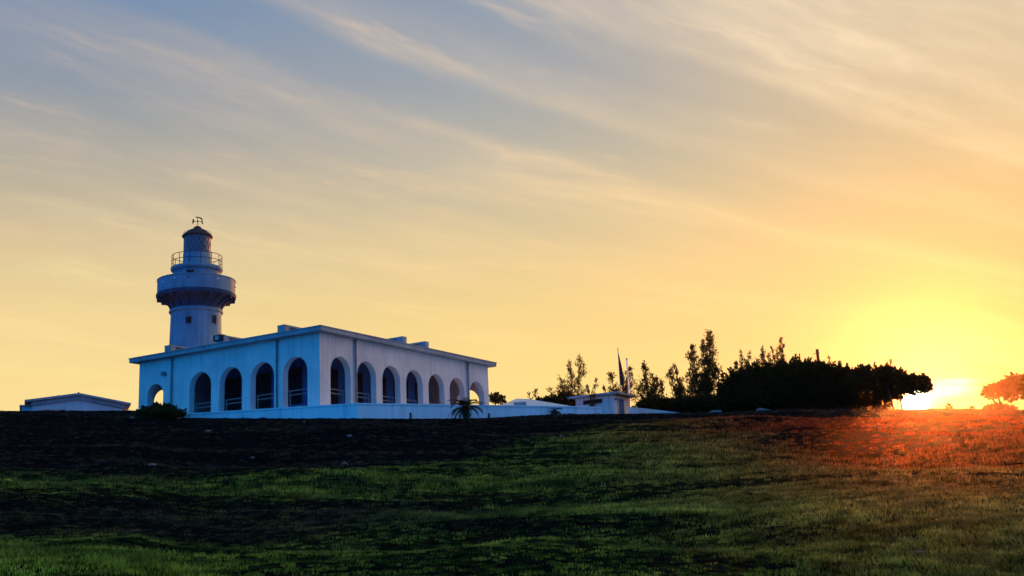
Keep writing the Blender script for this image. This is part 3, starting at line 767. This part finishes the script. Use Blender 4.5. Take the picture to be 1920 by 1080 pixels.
m = MB(); m.box(-.07, .02, va-.06, vb+.06, zz(754), zz(754)+.07); m.box(-.09, .02, va-.06, vb+.06, zz(758.3)-.07, zz(758.3)); m.box(-.06, .02, va-.06, va, zz(758.3), zz(754)); m.box(-.06, .02, vb, vb+.06, zz(758.3), zz(754)); m.build('window_frame', M['dark_paint'], w)
ua, ub = hut_u(1160), hut_u(1170.5)
m = MB(); m.box(ua, ub, -.03, .05, -1.3, zz(753.5)); d_ = m.build('door', M['inner'], hut)
m = MB(); m.box(ua-.08, ua, -.06, .03, -1.3, zz(753.5)+.08); m.box(ub, ub+.08, -.06, .03, -1.3, zz(753.5)+.08); m.box(ua, ub, -.06, .03, zz(753.5), zz(753.5)+.08); m.build('door_frame', M['wall'], d_)
m = MB(); uu = hut_u(1155.5); m.tube([(uu, 0, zz(755.8)), (uu, -.12, zz(755.8))], .06, 8); m.build('wall_lamp', M['dark_paint'], hut)

# ------------------------------------------------------------------ flagpoles, post, wire
def flagpole(px, py, Y, r, label, flag=False):
    top = at(px, py, Y); zb = 7.0
    e = empty('flagpole', (top.x, top.y, zb)); tag(e, label, 'flagpole', 'flagpoles beside the flat roofed hut')
    m = MB(); m.tube([(0, 0, 0), (0, 0, (top.z-zb)*.5), (0, 0, top.z-zb)], [r, r*.8, r*.55], 10); m.build('pole', M['lamp_white' if not flag else 'rail'], e, smooth=True)
    m = MB(); H = top.z-zb; m.lathe([(.01, H-.02), (r*.9, H+.02), (r*.9, H+.08), (.01, H+.12)], 10); m.build('finial', M['rail'], e)
    if flag:
        m = MB(); n = 14
        for side in range(1):
            vs = []
            for i in range(n+1):
                z = H-.35-2.6*i/n; wdt = .06+.24*min(1, i/n*1.5)
                for j in range(7):
                    s = j/6; vs.append((.03+wdt*s, .09*math.sin(s*9+i*.35)*(.4+s), z-.25*s))
            m.add(vs, [(i*7+j, i*7+j+1, (i+1)*7+j+1, (i+1)*7+j) for i in range(n) for j in range(6)])
        fo_ = m.build('flag', M['flag'], e, smooth=True)
        sm = fo_.modifiers.new('thickness', 'SOLIDIFY'); sm.thickness = .01
flagpole(1158.5, 655, 92, .05, 'thin flagpole with a dark limp flag hanging along it behind the hut', True)
flagpole(1175, 674, 93, .09, 'shorter pale bare flagpole right of the pole with the flag')
tp_ = at(1532, 655, 90); e = empty('utility_pole', (tp_.x, tp_.y, 7)); tag(e, 'short dark wooden pole sticking up above the dense round bushes', 'pole')
m = MB(); H = tp_.z-7; m.tube([(0, 0, 0), (0, 0, H)], [.16, .12], 10); m.build('post', M['wood'], e)
m = MB(); m.tube([(-.35, 0, H-.35), (.2, 0, H-.3)], .03, 6); m.tube([(-.1, 0, H-.3), (-.1, 0, H-.18)], .04, 6); m.build('crossarm', M['wood'], e)
w1, w2 = at(1550, 709, 96), at(2400, 668, 80)
m = MB(); m.tube([w1.lerp(w2, t)+Vector((0, 0, -1.2*math.sin(math.pi*t))) for t in [i/24 for i in range(25)]], .014, 5)
tag(m.build('overhead_wire', M['dark_paint']), 'thin overhead wire crossing the bright sky right of the sun', 'wire')

# ------------------------------------------------------------------ small things on the slope
def place_d(px, py, dlo=8, dhi=80):
    """first point of the terrain under this line of sight"""
    d = ray(px, py); d = d/math.hypot(d.x, d.y)
    ts = np.arange(dlo, dhi, .1); z = terrain(ts*d.x, ts*d.y)
    hit = np.where(ts*d.z <= z)[0]
    t = ts[hit[0]] if len(hit) else dhi
    return Vector((t*d.x, t*d.y, float(terrain(t*d.x, t*d.y))))
def stone(px, py, w, h, label, cat='stone', grp='pale stones scattered on the dark bank', mt='stone'):
    c = place_d(px, py); m = bmesh.new(); bmesh.ops.create_icosphere(m, subdivisions=2, radius=1)
    r = random.Random(int(px))
    for v in m.verts: v.co *= 1+r.uniform(-.18, .18); v.co.x *= w/2; v.co.y *= w/2.5; v.co.z *= h/2
    me = bpy.data.meshes.new('stone'); m.to_mesh(me); m.free(); me.materials.append(M[mt])
    o = bpy.data.objects.new('stone', me); col.objects.link(o); o.location = c+Vector((0, 0, h*.35)); o.rotation_euler = (0, 0, r.uniform(0, 3))
    tag(o, label, cat, grp)
stone(390, 811, .34, .16, 'pale stone high on the dark bank below the leftmost big arch')
stone(248, 785, .34, .14, 'pale stone near the crest below the left end of the arcaded building')
stone(285, 874, .26, .10, 'flat pale stone at the foot of the dark bank on the left')
stone(655, 820, .34, .14, 'pale stone on the bank below the corner of the terrace')
stone(645, 872, .26, .12, 'pale stone at the foot of the bank below the building corner')
stone(473, 861, .24, .09, 'small pale stone low on the bank below the fourth arch from the left')
stone(570, 793, .18, .10, 'tiny pale stone just under the terrace wall left of its corner')
stone(1052, 820, .2, .1, 'small pale stone below the little cycad and the hut')
stone(1720, 1039, .11, .05, 'small pale stone in the near lawn at lower right')
stone(1660, 866, .22, .08, 'small pale stone in the dry turf below the sun')
# bollard-like stubs by the terrace wall
def stub(px, py, h, label):
    c = place_d(px, py+2.5); m = MB(); m.tube([(0, 0, -.2), (.0, 0, h)], [.07, .06], 8); m.tube([(0, 0, h), (0, 0, h+.05)], [.08, .05], 8)
    o = m.build('garden_stub', M['dark_paint']); o.location = c; tag(o, label, 'post', 'short dark posts at the foot of the terrace wall')
stub(770, 783, .30, 'short dark post in front of the terrace wall left of the big cycad')
stub(917, 781, .22, 'short dark post in front of the terrace wall right of the big cycad')
# pale slabs lying on the ridge
def slab(px, py, w, Y, tilt, label):
    c = at(px, py, Y); m = MB(); m.box(-w/2, w/2, -.5, .5, -.16, .0); o = m.build('concrete_slab', M['slab'], None, merge=True, bevel=.02)
    o.location = c; o.rotation_euler = (0, tilt, 0); tag(o, label, 'slab', 'pale slabs on the crest before the trees')
slab(1341, 770.6, .66, 75.5, 0, 'short pale concrete block on the crest below the tallest tree')
slab(1432, 768, .8, 75.5, R(14), 'tilted pale slab on the crest in front of the dense bushes')

# ------------------------------------------------------------------ plants
def leaf_cloud(pts, dirs, L, Wd, seed, flat=0.0):
    """leaf-sized faces: pts (n,3), dirs (n,3), length L and width Wd arrays"""
    g = np.random.default_rng(seed); n = len(pts)
    d = dirs+g.normal(0, .30, (n, 3)); d /= np.linalg.norm(d, axis=1, keepdims=True)
    s = np.cross(d, g.normal(0, 1, (n, 3))); s /= np.linalg.norm(s, axis=1, keepdims=True)
    L = (L*g.uniform(.6, 1.3, n))[:, None]; Wd = (Wd*g.uniform(.7, 1.3, n))[:, None]
    a = pts; b = pts+d*L*.5+s*Wd*.5; c = pts+d*L; e = pts+d*L*.5-s*Wd*.5
    V = np.stack([a, b, c, e], 1).reshape(-1, 3); F = np.arange(4*n).reshape(-1, 4)
    return V, F
def mesh_np(name, V, F, material, parent):
    me = bpy.data.meshes.new(name)
    me.vertices.add(len(V)); me.vertices.foreach_set('co', V.astype(np.float32).ravel())
    k = F.shape[1]; me.loops.add(F.size); me.loops.foreach_set('vertex_index', F.astype(np.int32).ravel())
    me.polygons.add(len(F)); me.polygons.foreach_set('loop_start', (np.arange(len(F))*k).astype(np.int32)); me.polygons.foreach_set('loop_total', np.full(len(F), k, np.int32))
    me.update(calc_edges=True); me.materials.append(material)
    o = bpy.data.objects.new(name, me); col.objects.link(o); o.parent = parent
    return o
GZ = 6.6
def feathery_tree(name, stems, Y, label, seed, base_px, dens=1.0, bushy=(), leafL=.20, group=None, trunk=.09):
    """stems: (tip px, tip py, half width px, start fraction of foliage, n branches) ; a wind-blown conifer-like tree"""
    g = np.random.default_rng(seed); r = random.Random(seed)
    b = at(base_px, 770, Y); root = empty(name, (b.x, Y, GZ)); tag(root, label, 'tree', group or 'feathery trees on the ridge')
    O_ = Vector((b.x, Y, GZ)); tr = MB(); lp, ld = [], []
    for tx, ty, hw, f0, nb in stems:
        tip = at(tx, ty, Y)-O_; pm = Y/F_PX*1.0
        hwm = hw*pm*(1.3 if name == 'feathery_tree' else 1)
        p0 = Vector((r.uniform(-.2, .2), r.uniform(-.2, .2), 0)); bend = Vector((r.uniform(-.25, .25), r.uniform(-.2, .2), 0))
        def curve(t): return p0.lerp(tip, t)+bend*math.sin(math.pi*t)
        tr.tube([curve(i/8) for i in range(9)], [trunk*(1-.85*i/8) for i in range(9)], 6)
        for k in range(nb):
            t = f0+(1-f0)*(k+r.random())/nb; q = curve(t); w = hwm*(1.15-.95*((t-f0)/(1-f0)))*r.uniform(.45, 1.1)
            a = r.uniform(0, 2*math.pi); rise = r.uniform(.5, 1.2)
            d = Vector((math.cos(a), math.sin(a)*.8, rise)); d = d/max(.2, math.hypot(d.x, d.y))
            e_ = q+d*w; mid = q.lerp(e_, .5)+Vector((0, 0, -.06*w))
            tr.tube([q, mid, e_], [trunk*.28, trunk*.2, .008], 4)
            nl = int(66*dens*(.35+w/1.0))
            for _ in range(nl):
                s = r.random()**.7; c = q.lerp(e_, s) if s > .5 else q.lerp(mid, s*2); sp = .05+.14*w
                lp.append((c.x+r.gauss(0, sp), c.y+r.gauss(0, sp), c.z+r.gauss(0, sp*1.2))); ld.append((d.x*.5, d.y*.5, d.z*.6+.3))
        for _ in range(int(24*dens)):
            c = curve(1-r.random()*.12); lp.append((c.x+r.gauss(0, .05), c.y+r.gauss(0, .05), c.z)); ld.append((0, 0, 1))
    for bx_, by_, rx, ry in bushy:      # extra dense lumps of foliage
        c = at(bx_, by_, Y)-O_; pm = Y/F_PX
        n = int(rx*ry*1.9*dens)
        q = g.normal(0, 1, (n, 3)); q /= np.linalg.norm(q, axis=1, keepdims=True); q *= (g.random(n)**.45)[:, None]
        q = q[np.sin(q[:, 0]*rx*.55+seed)*np.sin(q[:, 2]*ry*.5+seed*2)*np.sin(q[:, 1]*5+1) < .42+.3*g.random(n)]
        q *= (1+.35*np.sin(q[:, :1]*7+seed)*np.cos(q[:, 2:]*6))
        for v in q: lp.append((c.x+v[0]*rx*pm, c.y+v[1]*rx*pm*.7, c.z+v[2]*ry*pm)); ld.append((v[0]*.6, v[1]*.6, .7+v[2]*.4))
        tr.tube([(0, 0, .2), (c.x*.6, c.y, c.z*.6), tuple(c)], [trunk*.6, trunk*.4, .02], 5)
    tr.build('trunk', M['bark'], root)
    lp = np.array(lp); ld = np.array(ld); ld /= np.linalg.norm(ld, axis=1, keepdims=True)
    V, F = leaf_cloud(lp, ld, np.full(len(lp), leafL), np.full(len(lp), leafL*.34), seed+1)
    mesh_np('crown', V, F, M['needle'], root); return root
feathery_tree('feathery_tree', [(1088.5, 674, 20, .42, 26), (1070, 682, 15, .42, 20), (1053, 712, 14, .35, 16)], 99, 'loose feathery tree rising behind the pale hipped roof, left of the hut', 31, 1072, .9,
              [(1058, 733, 14, 22), (1040, 750, 14, 16), (1085, 748, 18, 16), (1031, 732, 6, 5), (1062, 758, 30, 10)])
feathery_tree('feathery_tree', [(1118, 712, 10, .35, 12), (1102, 722, 8, .35, 8)], 88, 'thin see-through sapling just above the left end of the hut roof', 32, 1108, .6)
feathery_tree('feathery_tree', [(1003, 731, 9, .5, 10), (992, 738, 6, .5, 6)], 90, 'small thin sapling above the pale hipped roof', 33, 999, .6)
feathery_tree('feathery_tree', [(1145, 699, 16, .35, 18), (1180, 690, 14, .35, 22), (1168, 704, 14, .4, 14), (1131, 722, 7, .4, 8)], 97, 'ragged tree standing right behind the two flagpoles', 34, 1162, .9,
              [(1180, 722, 13, 26), (1160, 738, 22, 14), (1147, 706, 7, 7)])
feathery_tree('feathery_tree', [(1208, 683, 10, .35, 22), (1224, 703, 16, .35, 20), (1243, 716, 8, .35, 12)], 86, 'dark ragged tree right of the hut with a narrow peak', 35, 1218, 1.0,
              [(1206, 735, 16, 26), (1228, 730, 14, 24), (1222, 757, 34, 16), (1209, 693, 5, 8)])
feathery_tree('feathery_tree', [(1266, 687, 8, .45, 12), (1254, 694, 6, .5, 8), (1276, 716, 14, .35, 16)], 85, 'short tree with a leaning dark tip left of the tallest tree', 36, 1278, 1.0,
              [(1262, 698, 7, 10), (1254, 706, 5, 8), (1272, 730, 11, 16), (1282, 752, 22, 18)])
feathery_tree('feathery_tree', [(1331, 624, 16, .3, 46), (1295, 650, 14, .35, 32), (1318, 640, 12, .4, 22), (1345, 690, 12, .3, 20)], 84, 'tallest feathery tree on the ridge with two ragged peaks', 37, 1316, 1.0,
              [(1318, 727, 26, 30), (1298, 712, 12, 24), (1338, 704, 15, 26), (1294, 668, 8, 10), (1333, 650, 8, 14), (1318, 758, 40, 16), (1297, 742, 16, 20), (1326, 678, 16, 7)], group='feathery trees on the ridge')
for i, (tx, ty, hw, nb, lab) in enumerate([ (1387, 657, 5, 8, 'thin twig of a sapling leaning out at the left end of the dense bushes'), (1404, 664, 12, 16, 'ragged sapling above the left part of the dense bushes'),
        (1427, 656, 12, 20, 'bushy sapling in the middle of the group above the dense bushes'), (1449, 655, 9, 14, 'pale thin sapling just left of the narrow pointed one'),
        (1463, 635, 7, 20, 'narrow pointed sapling, tallest above the dense bushes'), (1380, 680, 9, 10, 'lowest sapling at the left shoulder of the dense bushes'), (1554, 672, 6, 6, 'faint twiggy sapling right of the wooden pole'), (1671, 673, 7, 8, 'small leafy sprout above the right end bushes near the sun')]):
    feathery_tree('sapling', [(tx, ty, hw*1.1, .45, int(nb*1.2)), (tx+5-i % 2*11, ty+11, hw, .45, nb), (tx-6+i % 2*12, ty+20, hw, .45, nb)], 88 if i < 7 else 84, lab, 50+i, tx+4, .7, group='saplings above the dense bushes', trunk=.05)

def bush(name, lobes, Y, label, seed, dens=1.0, leaf=.24, group='dense bushes on the ridge', base=None, cat='bush', core=.80, mt='leaf', gz=GZ, nstem=99):
    """lobes: (px, py, rx px, ry px); leaves on the outside, a lumpy opaque heart inside"""
    g = np.random.default_rng(seed); pm = Y/F_PX
    bx0 = sum(l[0] for l in lobes)/len(lobes); b = at(bx0, 770, Y); root = empty(name, (b.x, Y, gz)); tag(root, label, cat, group)
    O_ = Vector((b.x, Y, gz)); LP, LD = [], []; core_bm = bmesh.new(); tr = MB()
    for i, (px, py, rx, ry) in enumerate(lobes):
        c = at(px, py, Y+g.uniform(-.8, .8))-O_; RX, RZ = rx*pm, ry*pm; RY = min(RX, 2.2)
        n = int(max(120, rx*ry*3.2*dens)); q = g.normal(0, 1, (n, 3)); q /= np.linalg.norm(q, axis=1, keepdims=True)
        rad = 1-.35*g.random(n)**1.5
        lump = 1+.16*np.sin(q[:, 0]*9+i)*np.cos(q[:, 2]*8+seed)+.10*np.sin(q[:, 0]*21+q[:, 1]*17+i*2)
        p = q*(rad*lump)[:, None]*np.array([RX, RY, RZ])+np.array(c)
        LP.append(p); LD.append(q+np.array([0, 0, .3]))
        # stray shoots
        k = max(4, int(rx*.9)); qs = q[:k]*1.0; ps = qs*np.array([RX, RY, RZ])*1.04
        for s in range(k):
            for j in range(10): LP.append((np.array(c)+ps[s]*(1+.03*j)+g.normal(0, .03, 3))[None]); LD.append((qs[s]+np.array([0, 0, .6]))[None])
        if core:
            mtx = Matrix.Translation(c) @ Matrix.Diagonal((RX*core, RY*core, RZ*core, 1))
            rr = bmesh.ops.create_icosphere(core_bm, subdivisions=3, radius=1)
            for v in rr['verts']:
                co = v.co.copy(); k2 = 1+.12*math.sin(co.x*9+i)*math.cos(co.z*8+seed)+.05*math.sin(co.y*19+co.z*15); v.co = mtx @ (co*k2)
        if i < nstem: tr.tube([(c.x*.5, c.y*.5, -.2), (c.x*.8, c.y*.8, c.z*.5), tuple(c)], [.12, .08, .04], 6)
    tr.build('stem', M['bark'], root)
    LP = np.vstack(LP); LD = np.vstack(LD); LD /= np.linalg.norm(LD, axis=1, keepdims=True)
    V, F = leaf_cloud(LP, LD, np.full(len(LP), leaf), np.full(len(LP), leaf*.6), seed+3)
    fo = mesh_np('foliage', V, F, M[mt], root)
    if core:
        me = bpy.data.meshes.new('inner_foliage'); core_bm.to_mesh(me); me.materials.append(M[mt]); o = bpy.data.objects.new('inner_foliage', me); col.objects.link(o); o.parent = fo
    core_bm.free(); return root
bush('ridge_bush', [(1372, 742, 26, 38), (1392, 728, 30, 32), (1420, 722, 32, 34), (1400, 752, 44, 22), (1440, 735, 30, 36)], 83, 'dense dark bush right beside the tallest tree', 61)
bush('ridge_bush', [(1462, 716, 32, 34), (1492, 712, 34, 34), (1520, 713, 30, 34), (1490, 745, 52, 30)], 84, 'highest dome of dense dark bush below the wooden pole', 62)
bush('ridge_bush', [(1548, 716, 28, 32), (1572, 718, 22, 31), (1594, 722, 22, 29), (1570, 748, 50, 26)], 83.5, 'dense bush between the wooden pole and the leafy bushes by the sun', 63)
bush('ridge_bush', [(1618, 712, 14, 24), (1642, 722, 20, 30), (1610, 742, 26, 26), (1640, 750, 26, 20), (1600, 728, 12, 24)], 83, 'leafy bush with knobbly top just left of the sun', 64, leaf=.26)
bush('ridge_bush', [(1660, 706, 15, 17), (1683, 713, 16, 19), (1672, 730, 22, 18), (1702, 720, 12, 15), (1716, 722, 13, 16), (1733, 717, 10, 11), (1737, 724, 7, 8)], 82, 'overhanging bush directly above the sun, open underneath', 65, leaf=.24, core=.7, nstem=2)
bush('ridge_bush', [(1220, 764, 30, 14), (1255, 763, 26, 13), (1290, 762, 26, 14), (1325, 762, 24, 14), (1352, 760, 16, 18)], 82.5, 'low dark hedge along the crest under the feathery trees', 66)
bush('ridge_bush', [(1020, 757, 16, 9), (1035, 755, 16, 12), (1060, 752, 18, 14)], 90, 'low dark bush behind the pale hipped roof', 67, leaf=.2)
bush('ridge_bush', [(928, 747, 10, 8), (938, 749, 8, 6)], 92, 'small dark bush just right of the arcaded building', 68, leaf=.2)
bush('shore_tree', [(1868, 731, 16, 10), (1858, 737, 12, 9), (1885, 727, 16, 13), (1905, 719, 16, 14), (1925, 722, 18, 16), (1892, 742, 9, 8), (1950, 730, 20, 16), (1915, 736, 12, 8)], 80, 'spreading broad leaved tree on the ridge at the right edge', 69, leaf=.24, core=.5, nstem=2, dens=.7, cat='tree', group='broad leaved tree')
bush('ridge_bush', [(1854, 765, 8, 5), (1875, 764, 8, 7), (1895, 767, 8, 5)], 79, 'row of low round bushes on the ridge under the right edge tree', 70, leaf=.16)
bush('ridge_bush', [(1779, 763, 4, 5)], 77, 'tiny twiggy plant on the ridge right of the sun', 71, leaf=.12, core=0)
bush('ridge_bush', [(1823, 766, 3, 4)], 77, 'tiny plant on the ridge between the sun and the right edge tree', 72, leaf=.10, core=0)
bush('garden_bush', [(280, 772, 15, 8), (293, 767, 10, 9), (314, 769, 13, 10), (334, 775, 13, 5), (300, 775, 34, 8)], 66.5, 'dark bush in front of the small arch at the left end of the arcade', 73, leaf=.16, group='planting at the terrace', gz=8.0, mt='cycad')

def cycad(px, py, Y, rad, nf, label, seed, z0=None, h=.35):
    r = random.Random(seed); c = at(px, py, Y); root = empty('cycad', (c.x, c.y, c.z)); tag(root, label, 'palm', 'cycads along the terrace')
    m = MB(); m.lathe([(.16, -.3), (.18, 0), (.2, h*.6), (.14, h)], 12); m.build('trunk', M['bark'], root)
    for k in range(nf):
        a = 2*math.pi*k/nf*2.618+r.uniform(-.2, .2); el = r.uniform(-.05, 1.15); L = rad*r.uniform(.8, 1.1)
        pts = []; p = Vector((0, 0, h)); e_ = el
        for i in range(9):
            pts.append(p.copy()); p = p+Vector((math.cos(a)*math.cos(e_), math.sin(a)*math.cos(e_), math.sin(e_)))*L/8; e_ -= .20
        m = MB(); m.tube(pts, [.014*(1-i/10) for i in range(9)], 4)
        sd = Vector((-math.sin(a), math.cos(a), 0))
        for i in range(1, 24):
            t = i/24*8; i0 = int(t); q = pts[i0].lerp(pts[min(i0+1, 8)], t-i0); fw = (pts[min(i0+1, 8)]-pts[i0]).normalized()
            ll = .20*rad*math.sin(math.pi*min(1, .15+i/26))**.6
            for s in (-1, 1):
                tipp = q+sd*s*ll+fw*ll*.6+Vector((0, 0, .05)); wv_ = fw*.018*rad
                m.add([q-wv_, q+wv_, tipp], [(0, 1, 2)])
        m.build('frond', M['cycad'], root)
cycad(873, 777, 66.8, 1.35, 40, 'big dark cycad in front of the terrace wall at the right end of the arcade', 5)
cycad(1041, 775, 69.5, .55, 22, 'small cycad in front of the terrace wall left of the hut', 6, h=.1)
